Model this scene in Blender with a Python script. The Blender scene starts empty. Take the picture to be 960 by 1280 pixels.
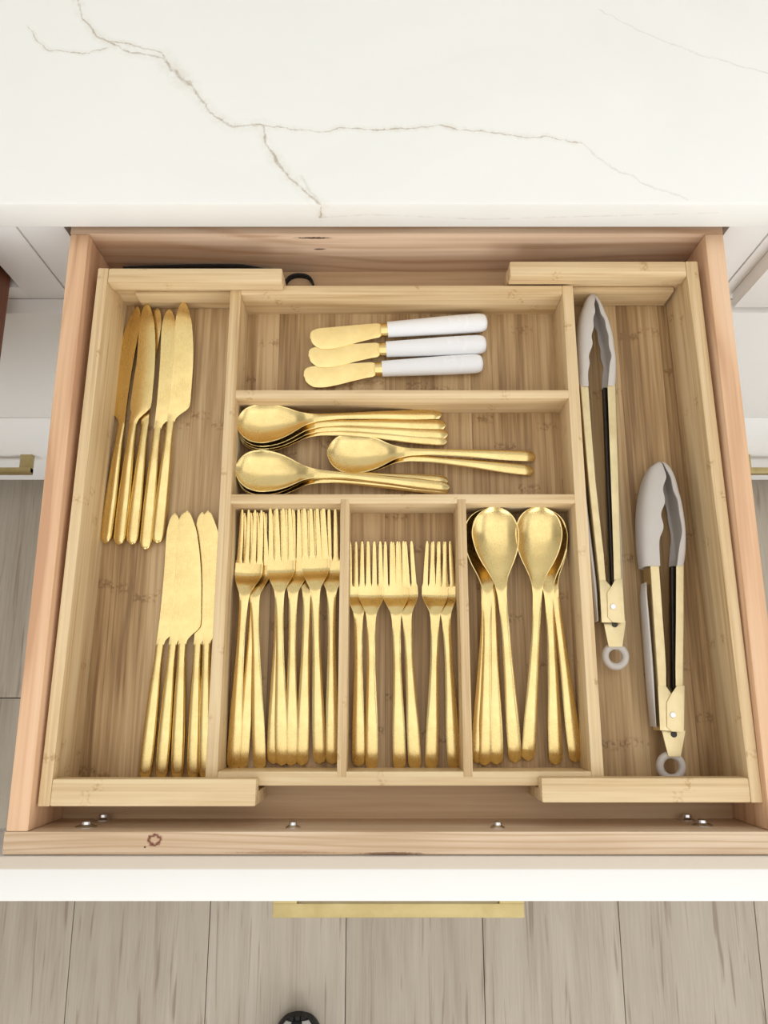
import bpy, bmesh, math, random
import numpy as np
from mathutils import Vector, Matrix
random.seed(4)
S = bpy.context.scene
COL = S.collection
R = math.radians
# ------------------------------------------------------------------ camera, world, lights
CAM_Z, PITCH, F = 1.49, R(13.6), 961.0
cd = bpy.data.cameras.new('camera'); cam = bpy.data.objects.new('camera', cd); COL.objects.link(cam)
cam.location = (0, 0, CAM_Z); cam.rotation_euler = (PITCH, 0, 0)
cd.sensor_fit = 'VERTICAL'; cd.sensor_height = 24.0; cd.lens = 24.0 * F / 1280.0
cd.clip_start = 0.02; cd.clip_end = 50
S.camera = cam
S.view_settings.view_transform = 'Standard'; S.view_settings.look = 'None'
S.view_settings.gamma = 1; S.view_settings.exposure = -0.06; S.view_settings.use_curve_mapping = False
W = bpy.data.worlds.new('world'); S.world = W; W.use_nodes = True
W.node_tree.nodes['Background'].inputs[0].default_value = (0.95, 0.97, 1.0, 1)
W.node_tree.nodes['Background'].inputs[1].default_value = 0.6

def area(name, loc, rot, sx, sy, power, color=(1, 1, 1)):
    l = bpy.data.lights.new(name, 'AREA'); l.shape = 'RECTANGLE'; l.size = sx; l.size_y = sy
    l.energy = power; l.color = color
    o = bpy.data.objects.new(name, l); o.location = loc; o.rotation_euler = rot; COL.objects.link(o)
    return o
area('added_ceiling_fill', (0.15, -0.20, 2.56), (0, 0, 0), 3.0, 2.4, 21, (1, 0.985, 0.96))  # added broad overhead fill, sized so flat blades reflect it evenly
area('added_front_fill', (-1.35, -2.5, 1.5), (R(90), 0, 0), 1.5, 1.5, 31, (0.96, 0.98, 1.0))  # added front fills, set apart so spoon bowls reflect the wall between
area('added_front_fill', (1.45, -2.5, 1.5), (R(90), 0, 0), 1.5, 1.5, 37, (0.96, 0.98, 1.0))  # second added front fill, no window opening behind it
area('side_window_daylight', (2.3, -0.6, 1.65), (R(90), 0, R(90)), 1.6, 1.3, 8, (0.94, 0.97, 1.0))

# ------------------------------------------------------------------ projection helpers (design grid -> world)
CP, SP = math.cos(PITCH), math.sin(PITCH)
def at(u, v, D):
    """world point where the line through frame position (u, v) meets the level D metres below eye height"""
    a = (u - 480) / F; b = (640 - v) / F
    y = b * CP + SP; z = CP - b * SP
    return Vector((a / z * D, y / z * D, CAM_Z - D))
def aty(u, v, Y):
    a = (u - 480) / F; b = (640 - v) / F
    y = b * CP + SP; z = CP - b * SP
    return Vector((a / y * Y, Y, CAM_Z - z / y * Y))

# ------------------------------------------------------------------ materials
def lin(c):
    return tuple(((x / 255) / 12.92 if x / 255 <= .04045 else ((x / 255 + .055) / 1.055) ** 2.4) for x in c)
class NT:
    def __init__(s, name):
        s.m = bpy.data.materials.new(name); s.m.use_nodes = True
        s.t = s.m.node_tree; s.b = s.t.nodes['Principled BSDF']
        s.tc = s.n('ShaderNodeTexCoord')
        s.obj = s.tc.outputs['Object']
    def n(s, typ, ins=None, **kw):
        x = s.t.nodes.new(typ)
        for k, v in kw.items(): setattr(x, k, v)
        if ins:
            for k, v in ins.items(): s.put(x.inputs[k], v)
        return x
    def put(s, sock, v):
        if isinstance(v, bpy.types.NodeSocket): s.t.links.new(v, sock)
        else:
            if isinstance(v, tuple) and len(v) == 3 and sock.type == 'RGBA': v = (*v, 1)
            sock.default_value = v
    def math(s, op, a, b=None, c=None, clamp=False):
        x = s.n('ShaderNodeMath', operation=op, use_clamp=clamp); s.put(x.inputs[0], a)
        if b is not None: s.put(x.inputs[1], b)
        if c is not None: s.put(x.inputs[2], c)
        return x.outputs[0]
    def vm(s, op, a, b=None, scale=None):
        x = s.n('ShaderNodeVectorMath', operation=op); s.put(x.inputs[0], a)
        if b is not None: s.put(x.inputs[1], b)
        if scale is not None: s.put(x.inputs['Scale'], scale)
        return x.outputs['Value'] if op in ('LENGTH', 'DOT_PRODUCT', 'DISTANCE') else x.outputs['Vector']
    def noise(s, vec, scale, detail=3, rough=.5, dist=0):
        x = s.n('ShaderNodeTexNoise', {'Vector': vec, 'Scale': scale, 'Detail': detail, 'Roughness': rough, 'Distortion': dist})
        return x
    def ramp(s, f, stops):
        x = s.n('ShaderNodeValToRGB', {'Fac': f}); e = x.color_ramp.elements
        while len(e) < len(stops): e.new(.5)
        for el, (p, c) in zip(e, stops):
            el.position = p; el.color = (*c, 1)
        return x.outputs['Color']
    def mix(s, f, a, b, mode='MIX'):
        x = s.n('ShaderNodeMix', data_type='RGBA', blend_type=mode)
        s.put(x.inputs[0], f); s.put(x.inputs[6], a); s.put(x.inputs[7], b)
        return x.outputs[2]
    def maprange(s, v, a, b, c, d):
        x = s.n('ShaderNodeMapRange', {0: v, 1: a, 2: b, 3: c, 4: d}); return x.outputs[0]
    def bump(s, h, strength, dist=.001):
        x = s.n('ShaderNodeBump', {'Height': h, 'Strength': strength, 'Distance': dist})
        s.put(s.b.inputs['Normal'], x.outputs[0])
    def base(s, c, rough=.5, metal=0, spec=.5):
        s.put(s.b.inputs['Base Color'], c); s.put(s.b.inputs['Roughness'], rough)
        s.put(s.b.inputs['Metallic'], metal); s.b.inputs['Specular IOR Level'].default_value = spec

def plain(name, c, rough=.5, metal=0, spec=.5, var=.04, scale=40):
    k = NT(name); nz = k.noise(k.obj, scale, 3).outputs[0]
    c = lin(c); d = tuple(x * (1 - var * 2) for x in c)
    k.base(k.mix(nz, c, d), k.maprange(nz, .3, .7, rough - .03, rough + .03), metal, spec)
    return k.m

def wood(name, axis, light, mid, dark, strip=0, stripvar=.12, fine=260, streak=26, rough=.5, along=3.0, rings=0,
         nodes=0, spots=(), seed=0.0, bumpk=.15):
    """grain runs along axis ('x' or 'y'); strip = laminated strip width in metres (0 = solid board)"""
    k = NT(name)
    ax = 0 if axis == 'x' else 1
    off = k.vm('ADD', k.obj, (seed, seed * 1.7, seed * .6))
    # a slow wobble across the grain
    def scaled(al, ac):
        v = [ac, ac, ac]; v[ax] = al
        return k.vm('MULTIPLY', off, tuple(v))
    wob = k.noise(scaled(2.0, 14), 1.0, 2).outputs['Color']
    wv = [1.0, 1.0, 1.0]; wv[ax] = 0
    wob = k.vm('MULTIPLY', k.vm('SUBTRACT', wob, (.5, .5, .5)), tuple(x * .006 for x in wv))
    off = k.vm('ADD', off, wob)
    f1 = k.noise(scaled(along, fine), 1.0, 3, .6).outputs[0]
    f2 = k.noise(scaled(along * .7, streak), 1.0, 3, .55, .4).outputs[0]
    v = k.math('ADD', k.math('MULTIPLY', f1, .45), k.math('MULTIPLY', f2, .55))
    if rings:
        sep = k.n('ShaderNodeSeparateXYZ', {0: off})
        acr = sep.outputs[1 if ax == 0 else 0]
        d = k.noise(scaled(1.6, 7), 1.0, 2, .5).outputs[0]
        w = k.math('SINE', k.math('ADD', k.math('MULTIPLY', k.math('ADD', acr, sep.outputs[2]), rings), k.math('MULTIPLY', d, 42)))
        w = k.math('POWER', k.math('MULTIPLY_ADD', w, .5, .5), 5)
        v = k.math('SUBTRACT', v, k.math('MULTIPLY', w, .13))
    if strip:
        sep = k.n('ShaderNodeSeparateXYZ', {0: k.vm('ADD', k.obj, (seed + 5, seed + 5, seed))})
        acr = k.math('ADD', sep.outputs[1 if ax == 0 else 0], k.math('MULTIPLY', sep.outputs[2], 1.0))
        lo = sep.outputs[ax]
        si = k.math('FLOOR', k.math('DIVIDE', acr, strip))
        wn = k.n('ShaderNodeTexWhiteNoise', {'W': si}, noise_dimensions='1D').outputs[0]
        v = k.math('ADD', v, k.math('MULTIPLY', k.math('SUBTRACT', wn, .5), stripvar))
        fr = k.math('FRACT', k.math('DIVIDE', acr, strip))
        ed = k.math('LESS_THAN', fr, .05)
        v = k.math('SUBTRACT', v, k.math('MULTIPLY', ed, .05))
        if nodes:
            ph = k.math('FRACT', k.math('ADD', k.math('DIVIDE', lo, nodes), k.math('MULTIPLY', wn, 7.3)))
            dm = k.math('MULTIPLY', k.math('ABSOLUTE', k.math('SUBTRACT', ph, .5)), nodes)
            jit = k.noise(k.vm('MULTIPLY', k.obj, (330, 330, 330)), 1.0, 1).outputs[0]
            band = k.maprange(dm, .0015, .0055, 1, 0)
            mk = k.math('MULTIPLY', band, k.maprange(jit, .45, .62, 0, 1))
            v = k.math('SUBTRACT', v, k.math('MULTIPLY', mk, .13))
    col = k.ramp(v, [(.33, lin(dark)), (.48, lin(mid)), (.63, lin(light))])
    for (p, rx, ry, rz, c, s_) in spots:
        q = k.vm('MULTIPLY', k.vm('SUBTRACT', k.obj, tuple(p)), (1 / rx, 1 / ry, 1 / rz))
        nn = k.noise(k.obj, 400, 2).outputs['Color']
        q = k.vm('ADD', q, k.vm('MULTIPLY', k.vm('SUBTRACT', nn, (.5, .5, .5)), (.9, .9, .9)))
        l = k.vm('LENGTH', q)
        if s_ > 0: m = k.maprange(l, .6, 1.15, s_, 0)
        else: m = k.math('MULTIPLY', k.maprange(k.math('ABSOLUTE', k.math('SUBTRACT', l, .8)), .05, .4, -s_, 0), 1.0)
        col = k.mix(m, col, lin(c))
    k.base(col, k.maprange(f1, .3, .7, rough - .06, rough + .08), 0, .35)
    k.bump(v, bumpk, .0006)
    return k.m

def brass(name, c=(234, 209, 147), rough=.25, axis='y', streak=.03):
    k = NT(name)
    sc = (900, 30, 900) if axis == 'y' else (40, 1400, 1400)
    n1 = k.noise(k.vm('MULTIPLY', k.obj, sc), 1.0, 2).outputs[0]
    n2 = k.noise(k.obj, 55, 3, .6).outputs[0]
    base = lin(c); d = tuple(x * y for x, y in zip(base, (.86, .82, .74)))
    k.base(k.mix(k.maprange(n2, .35, .72, 0, .7), base, d),
           k.math('ADD', k.maprange(n1, .3, .7, rough - streak, rough + streak), k.maprange(n2, .3, .7, -.04, .05)), 1)
    k.bump(k.math('ADD', n1, k.math('MULTIPLY', n2, .5)), .012, .0003)
    return k.m

BT_L, BT_M, BT_D = (230, 206, 164), (216, 187, 143), (186, 152, 106)       # bamboo edges
BF_L, BF_M, BF_D = (200, 170, 128), (172, 140, 98), (134, 103, 68)        # darker bamboo base boards
M = {}
M['bam_x'] = wood('bamboo_along_x', 'x', BT_L, BT_M, BT_D, fine=300, streak=55, along=5, strip=.0125, stripvar=.09, nodes=.23, seed=.4)
M['bam_y'] = wood('bamboo_along_y', 'y', BT_L, BT_M, BT_D, fine=300, streak=55, along=5, strip=.0115, stripvar=.09, nodes=.21, seed=1.4)
M['bam_floor'] = wood('bamboo_base', 'y', BF_L, BF_M, BF_D, fine=380, streak=85, along=7, strip=.0205, stripvar=.2, nodes=.16, seed=2.3)
MP_L, MP_M, MP_D = (222, 194, 166), (208, 176, 146), (188, 150, 118)
sp_back = [(aty(392, 298, .413), .017, .01, .0016, (60, 34, 20), .95), (aty(399, 312, .413), .006, .01, .0012, (70, 40, 24), .95),
           (aty(320, 296, .413), .03, .01, .002, (165, 118, 84), .4)]
sp_front = [(at(193, 1050, .625), .0052, .0042, .02, (112, 48, 28), -.95), (at(181, 1059, .625), .0009, .0008, .02, (60, 30, 20), 1),
            (at(490, 1067, .625), .026, .0012, .02, (110, 70, 48), .8), (at(350, 1066, .625), .04, .001, .02, (150, 105, 75), .5)]
dr0 = Vector((.0117, .15, CAM_Z - .734))                           # the drawer's origin: marks sit in its own space
sp_back = [(a_[0] - dr0, *a_[1:]) for a_ in sp_back]; sp_front = [(a_[0] - dr0, *a_[1:]) for a_ in sp_front]
M['maple_back'] = wood('maple_back', 'x', MP_L, (203, 172, 144), MP_D, fine=160, streak=12, along=3, rings=260, seed=.9, spots=sp_back)
M['maple_front'] = wood('maple_front', 'x', (232, 210, 184), (220, 194, 164), (200, 168, 134), fine=200, streak=30, along=4, rings=1150, seed=3.1, spots=sp_front)
M['maple_side'] = wood('maple_side', 'y', (234, 198, 164), (224, 182, 144), (202, 156, 120), fine=170, streak=22, along=3, rings=300, seed=5.2)
M['maple_floor'] = wood('maple_bottom', 'x', (214, 186, 152), (200, 168, 132), (180, 144, 106), fine=150, streak=20, along=3, seed=6.6)
M['wood_shaded'] = wood('shaded_drawer_side', 'y', (150, 96, 66), (118, 68, 44), (84, 46, 30), fine=170, streak=22, along=3, seed=7.2)  # shadow on the outer drawer side is put into this brown
M['white'] = plain('white_cabinet_paint', (240, 238, 234), .38, var=.01)
M['edge_beige'] = plain('beige_front_edge', (230, 216, 200), .5, var=.01)  # beige tone for the sloped back edge of the front
M['wall'] = plain('white_wall_paint', (212, 212, 210), .8, var=.01, scale=6)
M['ceil'] = plain('white_ceiling_paint', (228, 228, 226), .9, var=.01, scale=6)
M['dark'] = plain('dark_toe_kick', (70, 64, 58), .7)
M['brass'] = brass('brushed_gold_metal')
M['brass_x'] = brass('brushed_gold_spreader', (246, 220, 156), .36)
M['brass_h'] = brass('satin_brass_pull', (188, 171, 124), .38, 'x')
M['brass_t'] = brass('brushed_gold_tongs', (214, 197, 156), .36, 'y', .05)
M['sil'] = plain('grey_silicone', (196, 188, 180), .55, var=.02, spec=.3)
M['ceramic'] = plain('white_glazed_handle', (242, 242, 244), .25, var=.005)
M['floor_gap'] = plain('dark_plank_joint', (120, 100, 84), .8)
M['steel'] = plain('bright_steel', (220, 220, 222), .18, 1)
M['gap_shade'] = plain('shaded_channel_metal', (70, 64, 58), .4, 1)  # shade of the tong arm's channel put into the colour
M['black'] = plain('black_elastic', (16, 16, 20), .75)
M['shoe_b'] = plain('black_rubber', (20, 20, 22), .6)
M['shoe_w'] = plain('pale_grey_mesh', (205, 205, 202), .7, var=.1, scale=500)

def floor_mat():
    k = NT('greige_oak_plank')
    oi = k.n('ShaderNodeObjectInfo').outputs['Random']
    off = k.vm('ADD', k.obj, k.n('ShaderNodeCombineXYZ', {0: k.math('MULTIPLY', oi, 31), 1: k.math('MULTIPLY', oi, 17), 2: 0}).outputs[0])
    a = k.noise(k.vm('MULTIPLY', off, (22, 1.6, 1)), 1.0, 4, .6, .8).outputs[0]
    b = k.noise(k.vm('MULTIPLY', off, (260, 9, 1)), 1.0, 3, .6).outputs[0]
    c = k.noise(k.vm('MULTIPLY', off, (95, 5, 1)), 1.0, 2, .5, .6).outputs[0]
    v = k.math('ADD', k.math('MULTIPLY', a, .62), k.math('MULTIPLY', b, .38))
    v = k.math('ADD', v, k.math('MULTIPLY', k.math('SUBTRACT', oi, .5), .07))
    col = k.ramp(v, [(.25, lin((156, 142, 126))), (.48, lin((176, 164, 148))), (.72, lin((191, 180, 165)))])
    pores = k.maprange(c, .60, .70, 0, .6)
    col = k.mix(pores, col, lin((128, 110, 94)))
    kn = k.n('ShaderNodeTexVoronoi', {'Vector': k.vm('ADD', k.vm('MULTIPLY', off, (4.6, 2.6, 1)), k.vm('MULTIPLY', k.noise(off, 9, 2).outputs['Color'], (.35, .35, 0))), 'Scale': 1.0}).outputs['Distance']
    col = k.mix(k.maprange(kn, .03, .11, .5, 0), col, lin((130, 110, 96)))
    k.base(col, .55, 0, .3); k.bump(v, .2, .0008)
    return k.m
M['floor'] = floor_mat()

def quartz():
    k = NT('white_veined_quartz')
    D = .578; Q = lambda l: [at(u, v, D) for u, v in l]
    lines = [(Q([(92, -30), (96, 0), (103, 22), (120, 42), (134, 53)]), 1.0), (Q([(134, 53), (160, 63), (205, 73)]), 1.0),
             (Q([(134, 52), (165, 56), (200, 66), (212, 78)]), .6),
             (Q([(205, 73), (225, 96), (236, 106)]), 1.7), (Q([(236, 106), (250, 123), (268, 144), (290, 157), (330, 158)]), 1.1),
             (Q([(330, 158), (370, 161), (400, 164), (432, 160), (470, 164), (500, 160), (550, 157), (568, 161), (620, 167), (690, 173), (728, 181)]), .62),
             (Q([(728, 181), (760, 205), (800, 228), (860, 249)]), .3),
             (Q([(134, 61), (110, 66), (60, 64), (45, 50), (36, 32)]), .5),
             (Q([(330, 158), (329, 168), (338, 185), (346, 203), (360, 220), (380, 238), (396, 251), (403, 256)]), 1.25),
             (Q([(338, 185), (355, 214)]), 1.1), (Q([(378, 220), (384, 232), (398, 250)]), .4),
             (Q([(750, 12), (800, 38), (870, 68), (960, 92)]), .25),
             ([at(403, 256, D), aty(402, 272, .411), aty(460, 268, .411), aty(600, 274, .411), aty(900, 266, .411)], .3),
             ([aty(402, 256, .411), aty(402, 272, .411)], .9)]
    nz = k.noise(k.obj, 45, 4, .65).outputs['Color']
    p = k.vm('ADD', k.obj, k.vm('MULTIPLY', k.vm('SUBTRACT', nz, (.5, .5, .5)), (.011, .011, 0)))
    best = None; faint = None
    for pts, w in lines:
        for A, B in zip(pts, pts[1:]):
            d = B - A
            ap = k.vm('SUBTRACT', p, tuple(A))
            h = k.math('MULTIPLY', k.vm('DOT_PRODUCT', ap, tuple(d)), 1 / d.length_squared, clamp=True)
            pr = k.n('ShaderNodeVectorMath', operation='SCALE'); pr.inputs[0].default_value = tuple(d)
            k.put(pr.inputs['Scale'], h)
            dist = k.math('DIVIDE', k.vm('DISTANCE', ap, pr.outputs[0]), w)
            if w < .45: faint = dist if faint is None else k.math('MINIMUM', faint, dist)
            else: best = dist if best is None else k.math('MINIMUM', best, dist)
    n2 = k.noise(k.obj, 130, 3, .7).outputs[0]
    thin = k.math('MULTIPLY', k.maprange(best, .0002, .0013, 1, 0), k.maprange(n2, .3, .6, .25, 1))
    fthin = k.math('MULTIPLY', k.maprange(faint, .0006, .0045, .30, 0), k.maprange(n2, .3, .6, .3, 1))
    halo = k.math('MULTIPLY', k.maprange(best, .0, .007, 1, 0), k.maprange(n2, .42, .65, .04, .34))
    cloud = k.noise(k.obj, 3.2, 4, .6, 1.0).outputs[0]
    col = k.mix(k.maprange(cloud, .35, .75, 0, .6), lin((238, 237, 232)), lin((229, 228, 221)))
    col = k.mix(halo, col, lin((190, 172, 140)))
    col = k.mix(k.math('MULTIPLY', thin, .68), col, lin((160, 143, 120)))
    col = k.mix(fthin, col, lin((172, 158, 138)))
    k.base(col, .3, 0, .4)
    return k.m
M['quartz'] = quartz()

# ------------------------------------------------------------------ mesh helpers
def finish(me, smooth=True, ang=35):
    if smooth:
        for p in me.polygons: p.use_smooth = True
        me.set_sharp_from_angle(angle=R(ang))
def link(name, me, mat, parent=None, **props):
    o = bpy.data.objects.new(name, me); COL.objects.link(o)
    if mat: me.materials.append(mat)
    if parent: o.parent = parent
    for a_, b_ in props.items(): o[a_] = b_
    return o
def org(parent):
    v = Vector((0, 0, 0))
    while parent is not None:
        v = v + parent.location; parent = parent.parent
    return v
def quad_prism(bm, q, z0, z1):
    """vertical prism over a polygon of xy points"""
    n = len(q)
    lo = [bm.verts.new((x, y, z0)) for x, y in q]; hi = [bm.verts.new((x, y, z1)) for x, y in q]
    bm.faces.new(hi); bm.faces.new(lo[::-1])
    for i in range(n): bm.faces.new((lo[i], lo[(i + 1) % n], hi[(i + 1) % n], hi[i]))
def bx(bm, x0, x1, y0, y1, z0, z1): quad_prism(bm, [(x0, y0), (x1, y0), (x1, y1), (x0, y1)], z0, z1)
def done(name, bm, mat, parent=None, bevel=0.0, **props):
    o_ = org(parent)
    bmesh.ops.recalc_face_normals(bm, faces=bm.faces)
    if bevel: bmesh.ops.bevel(bm, geom=bm.edges[:], offset=bevel, segments=2, affect='EDGES', profile=.6, clamp_overlap=True)
    bmesh.ops.translate(bm, verts=bm.verts, vec=-o_)
    me = bpy.data.meshes.new(name); bm.to_mesh(me); bm.free(); finish(me)
    return link(name, me, mat, parent, **props)
def board(name, mat, parent, x0, x1, y0, y1, z0, z1, bevel=.0008, **props):
    bm = bmesh.new(); bx(bm, x0, x1, y0, y1, z0, z1); return done(name, bm, mat, parent, bevel, **props)
def prism(name, mat, parent, q, z0, z1, bevel=.0008, **props):
    bm = bmesh.new(); quad_prism(bm, q, z0, z1); return done(name, bm, mat, parent, bevel, **props)
def root(name, label, cat, loc=(0, 0, 0), group=None):
    o = bpy.data.objects.new(name, None); COL.objects.link(o); o.location = loc; o.empty_display_size = .02
    o['label'] = label; o['category'] = cat
    if group: o['group'] = group
    return o
def Z(D): return CAM_Z - D

# ------------------------------------------------------------------ room
FX = 1.80
fl = board('floor', M['floor_gap'], None, -2.4, 2.4, -2.6, 1.2, -.06, -.012, 0, kind='structure')
PX = [-.5495 + .2413 * i for i in range(-6, 9)]                    # plank joints
for i in range(len(PX) - 1):
    y = -2.6 + [.55, 1.2, .1, .8, .3, 1.45][i % 6] - 1.4
    if PX[i] < -.45 and PX[i] > -.9: y = -2.6 + .7
    while y < 1.2:
        a_, b_ = max(y, -2.6), min(y + 1.9, 1.2)
        if b_ - a_ > .02:
            board('plank', M['floor'], fl, PX[i] + .0006, PX[i + 1] - .0006, a_ + .0008, b_ - .0008, -.012, 0, .0009)
        y += 1.9
board('ceiling', M['ceil'], None, -2.4, 2.4, -2.6, 1.2, 2.6, 2.66, 0, kind='structure')
board('wall_back', M['wall'], None, -2.4, 2.4, 1.1, 1.2, 0, 2.6, 0, kind='structure')
board('wall_front', M['wall'], None, -2.4, 2.4, -2.7, -2.6, 0, 2.6, 0, kind='structure')
board('wall_left', M['wall'], None, -2.5, -2.4, -2.6, 1.2, 0, 2.6, 0, kind='structure')
board('wall_right', M['wall'], None, 2.4, 2.5, -2.6, 1.2, 0, 2.6, 0, kind='structure')

# ------------------------------------------------------------------ countertop and cabinets
ct = board('countertop', M['quartz'], None, -1.75, 1.75, .411, 1.1, Z(.612), Z(.578), .003,
           label='white quartz countertop with thin brown veins, overhanging the open drawer', category='countertop')
FY, DY = .426, .408
JL, JR = -.342, .363
def pull(parent, cx, z, w, yface, proj=.042, bar=.012):
    """square U-shaped bar pull on a face looking toward -y"""
    bm = bmesh.new(); y0 = yface - proj
    bx(bm, cx - w / 2, cx + w / 2, y0, y0 + bar * .9, z - bar / 2, z + bar / 2)
    for s in (-1, 1):
        a_ = cx + s * w / 2; b_ = a_ - s * .020
        bx(bm, min(a_, b_), max(a_, b_), y0 + .002, yface + .001, z - bar / 2 + .0004, z + bar / 2 - .0004)
    return done('handle', bm, M['brass_h'], parent, .0009)
def cabinet(x0, x1, label, open_l, open_r, top_closed):
    t = root('base_cabinet', label, 'cabinet', ((x0 + x1) / 2, .75, 0), 'white base cabinets under the countertop')
    bm = bmesh.new()
    ztop, zrail = Z(.612), Z(.7415)
    bx(bm, x0 + .001, open_l, FY, FY + .02, .066, ztop); bx(bm, open_r, x1 - .001, FY, FY + .02, .066, ztop)      # stiles
    bx(bm, open_l, open_r, FY, FY + .02, Z(.7645) - .02, zrail)                                          # rail under top drawer
    bx(bm, open_l, open_r, FY, FY + .02, Z(1.11), Z(1.06)); bx(bm, open_l, open_r, FY, FY + .02, .066, .09)
    bx(bm, x0 + .001, x0 + .019, FY + .02, 1.08, .066, ztop); bx(bm, x1 - .019, x1 - .001, FY + .02, 1.08, .066, ztop)
    bx(bm, x0 + .019, x1 - .019, 1.06, 1.08, .066, ztop); bx(bm, x0 + .019, x1 - .019, FY + .02, 1.06, .066, .084)
    done('body', bm, M['white'], t, .0004)
    board('toe_kick', M['dark'], t, x0 + .001, x1 - .001, .49, .505, 0, .066, 0)
    g = .0018
    rows = [(Z(.7645), Z(1.0855)), (Z(1.0885), Z(1.424))]
    if top_closed: rows.insert(0, (Z(.617), Z(.752)))
    for i, (zt, zb) in enumerate(rows):
        xo = .011 if (top_closed and i == 0) else 0.0
        d = board('drawer_front', M['white'], t, x0 + g + xo, x1 - g, DY, FY - .0005, zb, zt, .0014)
        if not (top_closed and i == 0 and False):
            pull(d, (x0 + x1) / 2 + (.0), (zt + zb) / 2 if not (i == len(rows) - 1) else Z(1.27), .204, DY, .034)
    return t
cabinet(JL - .733, JL, 'white base cabinet left of the open drawer, its own top drawer pulled out', -1.03, -.389, False)
cabinet(JL, JR, 'white base cabinet directly behind the open cutlery drawer', -.298, .3215, False)
cabinet(JR, JR + .70, 'white base cabinet right of the open drawer, all of its fronts closed', .405, 1.02, True)

# neighbouring open drawer (its side, shadow painted into the brown, shows at the left edge)
nd = root('open_drawer', 'brown wooden drawer pulled out at the far left, only its side showing', 'drawer', (-.70, .15, Z(.734)))
board('side_panel', M['wood_shaded'], nd, -.4125, -.3955, -.115, .60, Z(.734), Z(.625), .0012)
board('side_panel', M['wood_shaded'], nd, -1.02, -1.003, -.115, .60, Z(.734), Z(.625), .0012)
board('back_panel', M['wood_shaded'], nd, -1.003, -.4125, .585, .60, Z(.734), Z(.625), .001)
board('front_panel', M['wood_shaded'], nd, -1.003, -.4125, -.115, -.0987, Z(.734), Z(.625), .001)
board('bottom_panel', M['maple_floor'], nd, -1.003, -.4125, -.0987, .585, Z(.70), Z(.693), 0)
df = board('drawer_front', M['white'], nd, -1.072, -.345, -.145, -.1155, Z(.752), Z(.6165), .0015)
pull(df, -.7085, Z(.69), .204, -.145, .03)

# ------------------------------------------------------------------ the drawer
XL, XR = -.2876, .311
T = .017
dr = root('open_drawer', 'pale maple drawer pulled open in the centre, holding the bamboo cutlery organizer', 'drawer', (.0117, .15, Z(.734)))
ZB, ZT, ZF = Z(.734), Z(.625), Z(.690)
board('side_panel', M['maple_side'], dr, XL, XL + T, -.0987, .4135, ZB, ZT, .0016)
board('side_panel', M['maple_side'], dr, XR - T, XR, -.0987, .4135, ZB, ZT, .0016)
board('back_panel', M['maple_back'], dr, XL, XR, .4135, .4300, ZB, ZT, .0008)
board('front_panel', M['maple_front'], dr, XL - .001, XR + .001, -.1152, -.0987, ZB, ZT, .0008)
board('bottom_panel', M['maple_floor'], dr, XL + T, XR - T, -.0987, .4135, ZF - .006, ZF, 0)
bm = bmesh.new()                                                  # white front with a sloped back edge
x0, x1 = JL + .002, JR - .002
prof = [(-.1157, Z(.752)), (-.1157, Z(.6215)), (-.1235, Z(.6170)), (-.1452, Z(.6160)), (-.1452, Z(.752))]
v0 = [bm.verts.new((x0, y, z)) for y, z in prof]; v1 = [bm.verts.new((x1, y, z)) for y, z in prof]
bm.faces.new(v0); bm.faces.new(v1[::-1])
for i in range(5): bm.faces.new((v0[i], v1[i], v1[(i + 1) % 5], v0[(i + 1) % 5]))
dfr = done('drawer_front', bm, M['white'], dr, .0012)
dfr.data.materials.append(M['edge_beige'])                              # beige tone on the sloped back edge of the front
for p_ in dfr.data.polygons:
    if p_.normal.z > .5 and -.1236 < p_.center.y + org(dr).y < -.1157: p_.material_index = 1
pull(dfr, .0117, Z(.69), .205, -.1452, .0285, .012)
for (u, v, r) in [(108, 1034, .0082), (129, 1025, .0074), (366, 1035, .0058), (622, 1035, .0058), (859, 1025, .0074), (878, 1032, .0082)]:
    p = aty(u, v, -.0987)
    bm = bmesh.new()
    rings_ = [(r, 0), (r, .0008), (r * .8, .0016), (r * .55, .0024), (r * .5, .0044), (r * .25, .0052)]
    vs = [[bm.verts.new((p.x + q * math.cos(a), p.y + h, p.z + q * math.sin(a))) for a in [i * math.tau / 20 for i in range(20)]] for q, h in rings_]
    for A, B in zip(vs, vs[1:]):
        for i in range(20): bm.faces.new((A[i], A[(i + 1) % 20], B[(i + 1) % 20], B[i]))
    bm.faces.new(vs[-1])
    done('screw', bm, M['steel'], dr)

# ------------------------------------------------------------------ expandable bamboo organizer
tr = root('cutlery_organizer', 'expandable bamboo cutlery organizer with eight compartments, filling the open drawer', 'organizer', (.0117, .15, ZF))
CT, CB, FLZ, ZU = Z(.632), Z(.647), Z(.685), ZF        # cap top, cap bottom, compartment floor, underside
ML, MR = -.143, .176
BX, BY = M['bam_x'], M['bam_y']
# base boards
board('base_board', M['bam_floor'], tr, ML, MR, -.068, .3738, ZU + .0004, FLZ, 0)
prism('base_board', M['bam_floor'], tr, [(-.2625, -.072), (ML, -.072), (ML, .374), (-.2560, .374)], ZU + .0004, FLZ - .0005, 0)
prism('base_board', M['bam_floor'], tr, [(MR, -.072), (.2875, -.072), (.2815, .379), (MR, .379)], ZU + .0004, FLZ - .0005, 0)
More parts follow.
